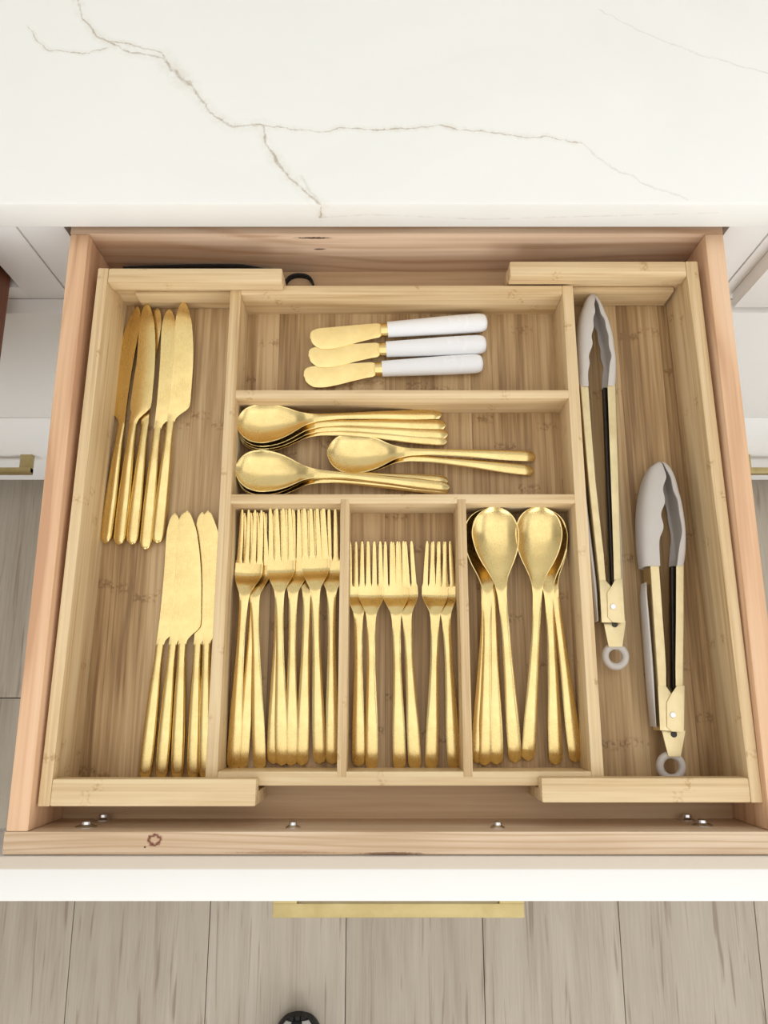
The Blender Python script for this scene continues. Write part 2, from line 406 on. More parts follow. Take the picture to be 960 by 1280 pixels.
# centre section
board('side_wall', BY, tr, ML, -.1332, -.068, .3738, ZU + .0008, CB, .0007)
board('side_wall', BY, tr, .1660, MR, -.068, .3738, ZU + .0008, CB, .0007)
board('end_wall', BX, tr, -.1332, .1660, .3648, .3738, ZU + .0008, CB - .0002, .0007)
board('end_wall', BX, tr, -.1332, .1660, -.068, -.0572, ZU + .0008, CB - .0002, .0007)
board('divider', BX, tr, -.1335, .1662, .2619, .2696, FLZ, CB - .0003, .0006)
board('divider', BX, tr, -.1335, .1662, .1644, .1726, FLZ, CB - .0003, .0006)
board('divider', BY, tr, -.0377, -.0300, -.0615, .1680, FLZ, CB, .0006)
board('divider', BY, tr, .0635, .0712, -.0615, .1680, FLZ, CB, .0006)
# left section
prism('side_wall', BY, tr, [(-.2685, -.0818), (-.2590, -.0818), (-.2522, .383), (-.2620, .383)], ZU + .0006, CT, .0012)
prism('end_wall', BX, tr, [(-.2570, .374), (-.0932, .374), (-.0932, .383), (-.2570, .383)], ZU + .0006, CB - .0001, .0006)
prism('end_wall', BX, tr, [(-.2600, -.0818), (-.0996, -.0818), (-.0996, -.0718), (-.2600, -.0718)], ZU + .0006, CB - .0001, .0006)
prism('cap_rail', BX, tr, [(-.2525, .3683), (-.0932, .3683), (-.0932, .383), (-.2523, .383)], CB, CT - .0002, .0018)
prism('cap_rail', BX, tr, [(-.2592, -.0818), (-.0996, -.0818), (-.0996, -.0613), (-.2589, -.0613)], CB, CT - .0002, .0018)
board('sliding_tongue', BX, tr, -.2350, -.1430, .3705, .3738, FLZ, Z(.6570), .0008)
# right section
prism('side_wall', BY, tr, [(.2847, -.0790), (.2940, -.0790), (.288, .390), (.2768, .390)], ZU + .0006, CT, .0012)
prism('end_wall', BX, tr, [(.1154, .379), (.2800, .379), (.2800, .390), (.1154, .390)], ZU + .0006, CB - .0001, .0006)
prism('end_wall', BX, tr, [(.1227, -.0790), (.2860, -.0790), (.2860, -.0695), (.1227, -.0695)], ZU + .0006, CB - .0001, .0006)
prism('cap_rail', BX, tr, [(.1154, .3745), (.2772, .3745), (.2770, .390), (.1154, .390)], CB, CT - .0002, .0018)
prism('cap_rail', BX, tr, [(.1227, -.0790), (.2849, -.0790), (.2847, -.0605), (.1227, -.0605)], CB, CT - .0002, .0018)
board('sliding_tongue', BX, tr, MR, .2740, .3735, .3785, FLZ, Z(.6570), .0008)

# black elastic strap behind the organizer
def ribbon(name, pts, z0, z1, th, mat, z2=None, **props):
    P = [Vector((*p, 0)) for p in pts]
    for _ in range(2):                                             # Chaikin smoothing
        Q = [P[0]]
        for a_, b_ in zip(P, P[1:]): Q += [a_.lerp(b_, .25), a_.lerp(b_, .75)]
        P = Q + [P[-1]]
    bm = bmesh.new(); prev = None
    for i, p in enumerate(P):
        d = (P[min(i + 1, len(P) - 1)] - P[max(i - 1, 0)]).normalized(); n = Vector((-d.y, d.x, 0)) * th / 2
        f_ = min(1, max(0, (p.x + .14) / .04)); zt_ = z1 if z2 is None else z1 + (z2 - z1) * f_
        cur = [bm.verts.new((q.x, q.y, z)) for q, z in ((p - n, z0), (p + n, z0), (p + n, zt_), (p - n, zt_))]
        if prev:
            for k in range(4): bm.faces.new((prev[k], prev[(k + 1) % 4], cur[(k + 1) % 4], cur[k]))
        else: bm.faces.new(cur)
        prev = cur
    bm.faces.new(prev[::-1])
    return done(name, bm, mat, None, 0, **props)
ribbon('elastic_strap', [(-.255, .4085), (-.19, .4112), (-.14, .4112), (-.115, .4100), (-.102, .4050), (-.0990, .3960), (-.0950, .4040), (-.0900, .4070), (-.083, .4078),
                         (-.0745, .4060), (-.0700, .3990), (-.0688, .3900), (-.0700, .3800)], ZF + .0002, ZF + .0168, .0019, M['black'], ZF + .0065,
       label='black elastic strap looped behind the bamboo organizer at the back of the drawer', category='strap')

# ------------------------------------------------------------------ loft helpers for the cutlery
def pchip(xs, ys):
    xs = np.array(xs, float); ys = np.array(ys, float); h = np.diff(xs); d = np.diff(ys) / h
    m = np.zeros_like(ys); m[0], m[-1] = d[0], d[-1]
    for i in range(1, len(xs) - 1):
        if d[i - 1] * d[i] > 0:
            w1 = 2 * h[i] + h[i - 1]; w2 = h[i] + 2 * h[i - 1]
            m[i] = (w1 + w2) / (w1 / d[i - 1] + w2 / d[i])
    def f(x):
        x = min(max(x, xs[0]), xs[-1]); i = int(min(np.searchsorted(xs, x, 'right') - 1, len(h) - 1))
        t = (x - xs[i]) / h[i]
        return float((2 * t**3 - 3 * t**2 + 1) * ys[i] + (t**3 - 2 * t**2 + t) * h[i] * m[i] + (-2 * t**3 + 3 * t**2) * ys[i + 1] + (t**3 - t**2) * h[i] * m[i + 1])
    return f
def loft(ys, ring, closed_ends=True):
    """ring(y) -> list of (x, z); returns a mesh"""
    bm = bmesh.new(); rows = []
    for y in ys: rows.append([bm.verts.new((x, y, z)) for x, z in ring(y)])
    n = len(rows[0])
    for A, B in zip(rows, rows[1:]):
        for i in range(n): bm.faces.new((A[i], A[(i + 1) % n], B[(i + 1) % n], B[i]))
    if closed_ends: bm.faces.new(rows[0][::-1]); bm.faces.new(rows[-1])
    bmesh.ops.recalc_face_normals(bm, faces=bm.faces)
    return bm
def tomesh(name, bm, ang=40):
    me = bpy.data.meshes.new(name); bm.to_mesh(me); bm.free(); finish(me, True, ang); return me
NT_ = 10
def plate_ring(xl, xr, z0, dep, th, crown):
    """thin curved plate: dished by dep, th thick, crown = extra doming on the top face"""
    hw_ = (xr - xl) / 2; lip = max(.55, 1 - .0007 / hw_)
    ts = [-1.0, -lip] + [-lip * math.cos(math.pi * i / NT_) for i in range(1, NT_)] + [lip, 1.0]
    top, bot = [], []
    for t in ts:
        x = (xl + xr) / 2 + hw_ * t
        u_ = min(1, abs(t) / lip)
        z = z0 - dep * (1 - u_ ** 2.2)
        e = (1 - abs(t) ** 2.3)
        top.append((x, z + crown * e)); bot.append((x, z - th * (.35 + .65 * (1 - t ** 4))))
    return top + bot[::-1]
def grid(a, b, n, pw=1.0):
    return [a + (b - a) * (i / n) ** pw for i in range(n + 1)]

def spoon_meshes(L, kw, kd, kb=1.0, kh=1.0):
    # d = distance from the tip; widths are half widths
    wd = [0, .0012, .003, .007, .013, .0235, .035, .0474, .055, .0617, .069, .079, .105, .150, .185, .203, .2085, .2115, .2129, .2135]
    ww = [0, .0052, .0092, .0144, .0182, .0203, .0187, .0143, .0103, .0071, .0050, .0038, .0034, .0045, .0055, .0056, .0053, .0044, .0027, 0]
    s = L / .2135
    w2 = pchip([d * (s if d > .09 else s * kb) for d in wd], [(w * (kw if d < .075 else kh)) ** 2 for d, w in zip(wd, ww)])
    sb = s * kb
    zf = pchip([0, .006 * s, .0235 * s, .045 * s, .060 * s, .072 * s, .095 * s, .14 * s, .190 * s, .203 * s, L], [.0112, .0106, .0098, .0102, .0112, .0138, .0152, .0120, .0062, .0050, .0018])
    dep = pchip([0, .006 * sb, .0235 * sb, .040 * sb, .055 * sb, .066 * sb, .076 * sb, L], [0, .0036, .0082 * kd, .0062 * kd, .0030, .0012, 0, 0])
    th = pchip([0, .06 * s, .09 * s, .15 * s, L], [.0015, .0018, .0028, .0030, .0026])
    cr = pchip([0, .06 * s, .10 * s, .15 * s, L], [0, 0, .0010, .0015, .0013])
    def ring(y):
        d = L - y; w = max(math.sqrt(max(w2(d), 0)), .00025)
        return plate_ring(-w, w, zf(d), dep(d), th(d), cr(d))
    yn = L - .078 * s
    hy = [i_ for i_ in grid(0, .010, 12, 2)] + grid(.014, yn, 34)
    by = grid(yn - .0006, L - .012, 34) + [L - .012 * (1 - i / 9) ** 2 for i in range(1, 10)]
    return tomesh('spoon_handle', loft(hy, ring)), tomesh('spoon_bowl', loft(by, ring))
def fork_meshes(L, kw, ktine):
    s = L / .2225; tb = .047 * ktine * s
    wd = [tb - .001, tb + .008 * s, tb + .015 * s, tb + .022 * s, tb + .029 * s, tb + .040 * s, .115 * s, .15 * s, .190 * s, .211 * s, .2175 * s, .2205 * s, .2219 * s, L]
    ww = [.0123 * kw, .0123 * kw, .0107 * kw, .0075 * kw, .0046, .0036, .0033, .0042, .0054, .0055, .0052, .0043, .0026, 0]
    w2 = pchip(wd, [w * w for w in ww])
    zf = pchip([0, .020 * s, tb, tb + .009 * s, tb + .013 * s, tb + .021 * s, tb + .030 * s, tb + .045 * s, .14 * s, .195 * s, .2105 * s, L],
               [.0125, .0072, .0040, .0042, .0062, .0122, .0150, .0152, .0120, .0068, .0054, .0018])
    dep = pchip([0, tb - .01, tb + .006, tb + .022 * s, tb + .034 * s, L], [.0006, .0013, .0015, .0009, 0, 0])
    th = pchip([0, tb, tb + .02, tb + .04, .15 * s, L], [.0013, .0017, .0021, .0027, .0030, .0026])
    cr = pchip([0, tb + .02, tb + .045, .15 * s, L], [0, 0, .0009, .0014, .0012])
    def ring(y):
        d = L - y; w = max(math.sqrt(max(w2(d), 0)), .00025)
        return plate_ring(-w, w, zf(d), dep(d), th(d), cr(d))
    yn = L - (tb + .034 * s)
    hy = grid(0, .010, 12, 2) + grid(.014, yn, 34)
    head = loft(grid(yn - .0006, L - tb, 18), ring)
    W = .0123 * kw
    for i in range(4):
        c0 = (-.75 + .5 * i) * W * .995
        bmt = bmesh.new(); rows = []
        for y in [L - tb - .0006] + grid(L - tb, L, 12):
            t = max(0, (y - (L - tb)) / tb)
            cx = c0 * (1 - .06 * t); hw = W * .245 * (1 - .26 * min(t * 16, 1)) * (1 - .42 * t ** 1.4)
            if t > .985: hw *= .55
            d = L - y; z0 = zf(d); dz = dep(d) * (1 - (cx / W) ** 2); tt = th(d)
            rows.append([bmt.verts.new(p) for p in ((cx - hw, y, z0 - dz), (cx - hw * .75, y, z0 - dz + .00012), (cx + hw * .75, y, z0 - dz + .00012), (cx + hw, y, z0 - dz), (cx + hw, y, z0 - dz - tt * .7), (cx, y, z0 - dz - tt), (cx - hw, y, z0 - dz - tt * .7))])
        for A, B in zip(rows, rows[1:]):
            for k in range(7): bmt.faces.new((A[k], A[(k + 1) % 7], B[(k + 1) % 7], B[k]))
        bmt.faces.new(rows[0][::-1]); bmt.faces.new(rows[-1])
        bmesh.ops.recalc_face_normals(bmt, faces=bmt.faces)
        tmp = bpy.data.meshes.new('tmp'); bmt.to_mesh(tmp); bmt.free(); head.from_mesh(tmp); bpy.data.meshes.remove(tmp)
    return tomesh('fork_handle', loft(hy, ring)), tomesh('fork_head', head, 28)
def knife_meshes():
    L = .234
    w2 = pchip([0, .0012, .004, .009, .03, .07, .100, .1145], [0, .0030**2, .0049**2, .0057**2, .0059**2, .0050**2, .0036**2, .0034**2])
    hh = pchip([0, .0012, .005, .03, .07, .100, .1145], [.0006, .0018, .0033, .0038, .0036, .0024, .0013])
    def hring(y):
        w = max(math.sqrt(max(w2(y), 0)), .0003); h = hh(y); out = []
        for i in range(20):
            a_ = math.tau * i / 20; c, s_ = math.cos(a_), math.sin(a_)
            out.append((w * math.copysign(abs(c) ** .75, c), .0042 + h * math.copysign(abs(s_) ** .8, s_)))
        return out
    handle = tomesh('knife_handle', loft(grid(0, .009, 8, 2) + grid(.012, .1145, 24), hring))
    xl = pchip([.113, .12, .14, .18, .2, .215, .226, .2325, .234], [-.0034, -.0030, -.0027, -.0035, -.0046, -.0052, -.0040, -.0015, .0003])
    xr = pchip([.113, .117, .122, .1265, .130, .136, .15, .165, .18, .2, .215, .226, .2325, .234], [.0034, .0044, .0085, .0135, .0156, .0160, .0158, .0154, .0145, .0122, .0093, .0055, .0024, .0009])
    ys = grid(.1135, .136, 20) + grid(.1366, .213, 128) + grid(.2145, .234, 16)
    bm = bmesh.new(); rows = []
    for i, y in enumerate(ys):
        a_, b_ = xl(y), xr(y)
        if .140 < y < .21 and i % 2: b_ -= .00028
        t = max(.0, min(1, (y - .113) / .008)); h = .0013 * (1 - t) + .00075 * t
        zc = .0042
        row = [(a_, zc + h * .8), (a_ + (b_ - a_) * .25, zc + h), (a_ + (b_ - a_) * .72, zc + h), (b_, zc + h * .35), (b_, zc - h * .35), (a_ + (b_ - a_) * .72, zc - h), (a_ + (b_ - a_) * .25, zc - h), (a_, zc - h * .8)]
        rows.append([bm.verts.new((x, y, z)) for x, z in row])
    for A, B in zip(rows, rows[1:]):
        for k in range(8): bm.faces.new((A[k], A[(k + 1) % 8], B[(k + 1) % 8], B[k]))
    bm.faces.new(rows[0][::-1]); bm.faces.new(rows[-1]); bmesh.ops.recalc_face_normals(bm, faces=bm.faces)
    return handle, tomesh('knife_blade', bm, 30)
def copy_thing(src, name):
    c = src.copy(); COL.objects.link(c)
    for ch in list(src.children):
        k = ch.copy(); COL.objects.link(k); k.parent = c
        for g in ch.children:
            q = g.copy(); COL.objects.link(q); q.parent = k
    return c
PROTO = {}
def place(kind, builder, L, p_end, p_tip, label, cat, group, roll=0.0, mirror=False):
    key = (kind, mirror)
    if key not in PROTO:
        o = bpy.data.objects.new(kind, None); COL.objects.link(o); o.empty_display_size = .02
        for nm, me, mt in builder(mirror):
            link(nm, me, mt, o)
        PROTO[key] = o
    else: o = copy_thing(PROTO[key], kind)
    d = p_tip - p_end; s = d.length / L; y = d.normalized()
    x = y.cross(Vector((0, 0, 1))).normalized(); z = x.cross(y)
    m = Matrix((x, y, z)).transposed().to_4x4() @ Matrix.Rotation(roll, 4, 'Y')
    o.matrix_world = Matrix.Translation(p_end) @ m @ Matrix.Scale(s, 4)
    o['label'] = label; o['category'] = cat; o['group'] = group
    return o
def mirrored(me):
    m = me.copy(); m.transform(Matrix.Scale(-1, 4, (1, 0, 0))); m.flip_normals(); return m
def atf(u, v, h, hv):
    """compartment floor point raised by h; hv = height of the visible surface there"""
    p = at(u, v, .685 - hv); p.z = FLZ + h; return p

SPOON_L = spoon_meshes(.2135, 1.0, 1.0); SPOON_T = spoon_meshes(.191, .95, .9, 1.1, .88)
FORK_D = fork_meshes(.2225, 1.0, 1.0); FORK_S = fork_meshes(.193, .93, .96)
KNIFE = knife_meshes(); KNIFE_M = tuple(mirrored(m) for m in KNIFE)
B = M['brass']
def b_spoonL(m): return [('handle', SPOON_L[0], B), ('bowl', SPOON_L[1], B)]
def b_spoonT(m): return [('handle', SPOON_T[0], B), ('bowl', SPOON_T[1], B)]
def b_forkD(m): return [('handle', FORK_D[0], B), ('head', FORK_D[1], B)]
def b_forkS(m): return [('handle', FORK_S[0], B), ('head', FORK_S[1], B)]
def b_knife(m):
    h, b = KNIFE_M if m else KNIFE
    return [('handle', h, B), ('blade', b, B)]
for grp in (SPOON_L, SPOON_T, FORK_D, FORK_S, KNIFE, KNIFE_M):
    for me in grp: me.materials.clear()
_link = link
def link(name, me, mat, parent=None, **props):                     # meshes shared between alike pieces get their material once
    if mat and mat.name in [m_.name for m_ in me.materials if m_]: mat = None
    return _link(name, me, mat, parent, **props)

# ---- knives (end px, tip px, height of end, height of tip, mirrored)
G = 'gold table knives in the left compartment'
for (e, t_, he, ht, mir, rl, lab) in [
    ((132.4, 679), (173, 382), .0003, .0002, True, -13, 'gold table knife against the left wall, first from the left in the rear bunch'),
    ((149, 681), (186, 382), .0003, .0052, False, -9, 'gold serrated table knife, second from the left in the rear bunch'),
    ((164.5, 681), (197, 384.5), .0003, .0004, True, -2, 'gold table knife mostly hidden in the middle of the rear bunch'),
    ((181, 687), (212, 388), .0003, .0040, False, 3, 'gold table knife whose rounded end sits lowest in the rear bunch, fourth from left'),
    ((196, 679), (231, 381), .0003, .0085, False, 5, 'gold table knife lying on top at the right of the rear bunch')]:
    o = place('table_knife', b_knife, .234, atf(*e, he, .006), atf(*t_, ht, .006), lab, 'knife', G, R(rl), mir)
for (e, t_, he, ht, lab) in [
    ((180.5, 974.5), (218, 641), .0003, .0004, 'gold table knife, first from the left in the front bunch'),
    ((201, 974.5), (231, 641.5), .0003, .0042, 'gold table knife, second from the left in the front bunch'),
    ((221, 974.5), (236, 640.5), .0003, .0084, 'gold table knife with full toothed blade, third in the front bunch'),
    ((241, 974.5), (253.5, 641), .0003, .0046, 'gold table knife partly under its right neighbour, fourth in the front bunch'),
    ((256.5, 974.5), (262, 640.5), .0003, .0090, 'gold table knife against the divider, last on the right of the front bunch')]:
    place('table_knife', b_knife, .234, atf(*e, he, .006), atf(*t_, ht, .006), lab, 'knife', G, R(random.uniform(-2.5, 2.5)))
# ---- dinner forks: (end, tip, layer)
G = 'large gold forks in the front left fork compartment'
for (e, t_, ly, lab) in [
    ((301.5, 960.5), (328, 641), 0, 'large gold fork, handle end second from the left, mostly hidden under the first'),
    ((324.5, 961.5), (317, 640), 1, 'large gold fork, handle end third from the left beside the narrow gap'),
    ((291, 962), (314.5, 636.5), 2, 'large gold fork at the far left, lying on top with its handle leaning left'),
    ((341, 955), (355, 636), 0, 'large gold fork mostly buried, thin handle left of the middle pair'),
    ((363.5, 957.5), (369, 635), 1, 'large gold fork, handle end sixth from the left, tines under its left neighbour'),
    ((352, 957), (349.5, 633), 2, 'large gold fork on top in the middle of the compartment, handle end fifth from left'),
    ((377, 957), (389, 635), 0, 'large gold fork, handle end third from the right, head hidden underneath'),
    ((415, 955.5), (415, 634), 1, 'large gold fork against the right divider of its compartment'),
    ((399.7, 954.5), (392, 631), 2, 'large gold fork on top at the right, handle end second from right')]:
    place('dinner_fork', b_forkD, .2225, atf(*e, .0006 + .0003 * ly, .005), atf(*t_, .0005 + .0030 * ly, .014 + .003 * ly), lab, 'fork', G)
G = 'small gold forks in the front middle compartment'
for (e, t_, ly, lab) in [
    ((448.3, 958), (448.5, 677), 0, 'small gold fork at the far left of the middle compartment, under its neighbour'),
    ((464.5, 961.5), (464, 676.5), 1, 'small gold fork second from the left, lying on top of the leftmost one'),
    ((519, 961.5), (503, 677), 0, 'small gold fork fourth from the left, head partly under the third'),
    ((499.5, 961.5), (493, 676.5), 1, 'small gold fork third from the left, on top in the middle pair'),
    ((568, 961.5), (551.5, 677), 0, 'small gold fork at the far right, handle slanting to the divider'),
    ((539.3, 961.5), (545.5, 676.5), 1, 'small gold fork second from the right, lying over the rightmost one')]:
    place('salad_fork', b_forkS, .193, atf(*e, .0006 + .0003 * ly, .005), atf(*t_, .0005 + .0030 * ly, .013 + .003 * ly), lab, 'fork', G)
G = 'large gold spoons in the front right compartment'
for (e, t_, ly, lab) in [
    ((597, 954), (611.5, 636), 0, 'large gold spoon whose handle shows as a thin sliver by the left wall'),
    ((621, 956), (610.5, 635), .8, 'large gold spoon of the left stack, handle third from the left'),
    ((606, 957), (609.5, 635), 1.5, 'large gold spoon of the left stack, second handle from the left'),
    ((644.5, 953), (616.5, 632), 3.4, 'large gold spoon on top of the left stack with a bright glint in its bowl'),
    ((721, 953), (675.5, 636), 0, 'large gold spoon whose handle slants farthest right in the right stack'),
    ((695, 956), (679, 635), 1.5, 'large gold spoon of the right stack, middle handle of three'),
    ((660, 951), (675.5, 631.5), 3.2, 'large gold spoon on top of the right stack, handle leaning left')]:
    place('large_spoon', b_spoonL, .2135, atf(*e, .0006 + .0003 * ly, .005), atf(*t_, .0002 + .0036 * ly, .012 + .0036 * ly), lab, 'spoon', G)
G = 'small gold spoons lying crosswise in the middle right compartment'
for (e, t_, ly, lab) in [
    ((559, 551), (297, 537), 0, 'small gold spoon at the bottom of the rear left stack, lowest handle'),
    ((560, 542.5), (296.5, 535), 1, 'small gold spoon in the rear left stack, third handle from the back'),
    ((557.5, 531), (296, 533), 2, 'small gold spoon in the rear left stack, second handle from the back'),
    ((552, 517.5), (294.5, 530), 3, 'small gold spoon on top of the rear left stack, handle nearest the back'),
    ((561, 612), (297, 594), 0, 'small gold spoon buried at the bottom of the front left stack'),
    ((560, 601), (295, 592), 1, 'small gold spoon in the front left stack, handle showing behind the top one'),
    ((562, 609), (293, 585), 2.4, 'small gold spoon on top of the front left stack, bowl near the corner'),
    ((667.5, 588.5), (409.5, 565), 0, 'small gold spoon under the single right-hand pair, lower handle'),
    ((669.5, 570.5), (408.5, 565.5), 1.2, 'small gold spoon on top of the right-hand pair, handle reaching farthest right')]:
    place('small_spoon', b_spoonT, .191, atf(*e, .0006 + .0003 * ly, .005), atf(*t_, .0002 + .0038 * ly, .012 + .0038 * ly), lab, 'spoon', G)

# ---- cheese spreaders: built along +y from handle end
SPL = .170
def spreader_parts(_m):
    hw = pchip([0, .0012, .004, .01, .03, .06, .096], [.002, .0065, .0087, .0096, .0095, .0088, .0078])
    hh = pchip([0, .0012, .004, .01, .03, .06, .096], [.0014, .0048, .0062, .0066, .0065, .0062, .0056])
    def hr(y): return [(hw(y) * math.cos(math.tau * i / 24), .0068 + hh(y) * math.sin(math.tau * i / 24)) for i in range(24)]
    h = tomesh('spreader_handle', loft(grid(0, .010, 9, 2) + grid(.014, .096, 12), hr))
    def fr(y): return [(.0066 * math.cos(math.tau * i / 24), .0068 + .0046 * math.sin(math.tau * i / 24)) for i in range(24)]
    f = loft([.0955, .0958, .1025], lambda y: [(x * (1.05 if y < .096 else 1), z) for x, z in fr(y)])
    f = tomesh('spreader_ferrule', f)
    # blade: straight spine on +x (rear), belly on -x (front)
    xr = pchip([.102, .104, .11, .14, .16, .167, .1693, .170], [.0055, .0068, .0070, .0066, .0062, .0045, .0018, -.002])
    xl = pchip([.102, .104, .11, .125, .14, .152, .160, .1665, .1692, .170], [-.0055, -.0074, -.0082, -.0110, -.0140, -.0155, -.0148, -.0105, -.0065, -.0035])
    def br(y):
        a_, b_ = xl(y), xr(y); zc = .0068
        return [(a_, zc + .0003), (a_ * .8 + b_ * .2, zc + .0009), (b_, zc + .0009), (b_, zc - .0009), (a_ * .8 + b_ * .2, zc - .0009), (a_, zc - .0003)]
    b = tomesh('spreader_blade', loft(grid(.102, .16, 20) + grid(.161, .170, 14), br), 30)
    return [('handle', h, M['ceramic']), ('ferrule', f, M['brass']), ('blade', b, M['brass_x'])]
G = 'white handled spreaders in the rear right compartment'
for (e, t_, h1, lab) in [((609.5, 401), (387.5, 420.5), .0028, 'cheese spreader with white handle, rearmost of the three'),
                     ((608.5, 428.5), (385.5, 442), .0014, 'cheese spreader with white handle, middle one of the three'),
                     ((604.5, 452.5), (379.5, 466), .0, 'cheese spreader with white handle and spotted blade, nearest the front of the three')]:
    place('cheese_spreader', spreader_parts, SPL, atf(*e, .0003, .010), atf(*t_, .0003 + h1, .008), lab, 'spreader', G)

# ---- tongs, built straight in world space around a mid level ZM
def tongs(label, zm, LH, RH, LA, RA, LG, RG, vnotch, rivet, tabq, ring, rin, halfh, s_arm=.0095):
    """LH/RH: silicone heads as (outer px, inner px) rows; LA/RA: arm strips as (outer px, inner px) rows"""
    DT = CAM_Z - (zm + s_arm)
    base = at(rivet[0], rivet[1], DT); base.z = FLZ
    t = root('kitchen_tongs', label, 'tongs', base, 'gold and grey tongs in the right compartment')
    def W(p, D=DT): q = at(p[0], p[1], D); return Vector((q.x, q.y, 0))
    def chan(name, rows, h, th, mat, n=14, pw=3.0, hs=None, bow=0.0):
        """open channel: back wall at the outer side, lips at the inner side"""
        bm = bmesh.new(); R_ = []
        for i, (o_, i_) in enumerate(rows):
            hh_ = h if hs is None else h * hs[i]
            O, I = W(o_), W(i_); ring_ = []
            for k in range(n + 1):
                a_ = -math.pi / 2 + math.pi * k / n
                c, s_ = math.cos(a_), math.sin(a_)
                cx = math.copysign(abs(c) ** (2 / pw), c); cz = math.copysign(abs(s_) ** (2 / pw), s_)
                p = I.lerp(O, max(0, cx)); ring_.append((p.x, p.y, zm - cz * hh_))
            R_.append([bm.verts.new(p) for p in ring_])
        for A, Bq in zip(R_, R_[1:]):
            for k in range(n): bm.faces.new((A[k], A[k + 1], Bq[k + 1], Bq[k]))
        bmesh.ops.recalc_face_normals(bm, faces=bm.faces)
        bmesh.ops.solidify(bm, geom=bm.faces[:], thickness=-th if False else th)
        return done(name, bm, mat, t)
    def dense(rows, m=4):
        out = []
        ks = list(range(len(rows)))
        fs = [pchip(ks, [r[a_][b_] for r in rows]) for a_ in (0, 1) for b_ in (0, 1)]
        for i in range((len(rows) - 1) * m + 1):
            x = i / m; out.append(((fs[0](x), fs[1](x)), (fs[2](x), fs[3](x))))
        return out
    for nm, rows, hd in (('arm', LA, 0), ('arm', RA, 0)):
        chan(nm, dense(rows, 2), s_arm, .0009, M['brass_t'], 12, 14)
    for rows in (LH, RH):
        n_ = (len(rows) - 1) * 4 + 1
        hs = [min(1, .45 + .9 * (i / n_) ** .6) if i < n_ * .6 else 1 - .32 * ((i / n_ - .6) / .4) ** 1.5 for i in range(n_)]
        chan('silicone_head', dense(rows, 4), halfh, .0018, M['sil'], 18, 3.6, hs)
    for g in (LG, RG):                                            # silicone grip pads on the outside of the arms
        bm = bmesh.new(); rr = []
        for (o_, i_) in dense(g, 4):
            O, I = W(o_), W(i_); h = .0075; C_ = (O + I) / 2; e = (O - I) / 2
            rr.append([bm.verts.new((C_.x + e.x * math.cos(a_), C_.y + e.y * math.cos(a_), zm + h * math.sin(a_))) for a_ in [math.tau * k / 14 for k in range(14)]])
        for A, Bq in zip(rr, rr[1:]):
            for k in range(14): bm.faces.new((A[k], A[(k + 1) % 14], Bq[(k + 1) % 14], Bq[k]))
        bm.faces.new(rr[0][::-1]); bm.faces.new(rr[-1])
        done('silicone_grip', bm, M['sil'], t)
    # hinge plate (overlapping flange of the right arm) and flange of the left arm, top and bottom
    for (pts, dz) in vnotch:
        P = [W(p) for p in pts]
        for sgn in ((1,) if dz < 0 else (1, -1)):
            za = zm + sgn * (s_arm + dz); bm = bmesh.new()
            quad_prism(bm, [(p.x, p.y) for p in P], za - .0006, za + .0006)
            done('hinge_flange', bm, M['brass_t'], t, .0002)
    rv = W(rivet); bm = bmesh.new()
    mat_ = Matrix.Translation((rv.x, rv.y, zm + s_arm + .0012))
    bmesh.ops.create_cone(bm, cap_ends=True, segments=20, radius1=.0031, radius2=.0022, depth=.0018, matrix=mat_)
    bmesh.ops.create_cone(bm, cap_ends=True, segments=16, radius1=.0016, radius2=.0016, depth=s_arm * 2, matrix=Matrix.Translation((rv.x, rv.y, zm)))
    done('rivet', bm, M['steel'], t)
    # dark strip standing in for the shaded gap inside the right arm
    bm = bmesh.new(); r0, r1 = RA[0], RA[-2]
    a0, a1 = W(r0[1]), W(r1[1]); b0, b1 = a0.lerp(W(r0[0]), .35), a1.lerp(W(r1[0]), .35)
    off = Vector((-.002, 0, 0)); 
    quad_prism(bm, [(a1.x, a1.y), (b1.x, b1.y), (b0.x, b0.y), (a0.x + off.x, a0.y)], zm - .003, zm + .0030)
    done('gap_shade_bar', bm, M['gap_shade'], t, .0004)
    # pull tab and hanging ring, in the mid plane
    DM = CAM_Z - zm
    tabP = [at(u, v, DM) for u, v in tabq]; bm = bmesh.new()
    quad_prism(bm, [(p.x, p.y) for p in tabP], zm + .0030, zm + .0045)
    tab = done('pull_tab', bm, M['brass_t'], t, .0003)
    hc = at((tabq[0][0] + tabq[1][0]) / 2, tabq[0][1] + 4.5, DM); bm = bmesh.new()
    bmesh.ops.create_cone(bm, cap_ends=True, segments=24, radius1=.0026, radius2=.0026, depth=.0004, matrix=Matrix.Translation((hc.x, hc.y, zm + .0048)))
    done('slot', bm, M['dark'], tab)
    rc = at(ring[0], ring[1], DM); ro = ring[2] / F * DM / (CP - (640 - ring[1]) / F * SP); ri = rin / ring[2] * ro
    bm = bmesh.new(); mj, mn = (ro + ri) / 2, (ro - ri) / 2; rr = []
    for i in range(36):
        a_ = math.tau * i / 36
        rr.append([bm.verts.new((rc.x + (mj + mn * math.cos(b_)) * math.cos(a_), rc.y + (mj + mn * math.cos(b_)) * math.sin(a_), zm + .0034 * math.sin(b_))) for b_ in [math.tau * k / 14 for k in range(14)]])
    for i in range(36):
        A, Bq = rr[i], rr[(i + 1) % 36]
        for k in range(14): bm.faces.new((A[k], A[(k + 1) % 14], Bq[(k + 1) % 14], Bq[k]))
    done('hanging_ring', bm, M['sil'], t)
    return t
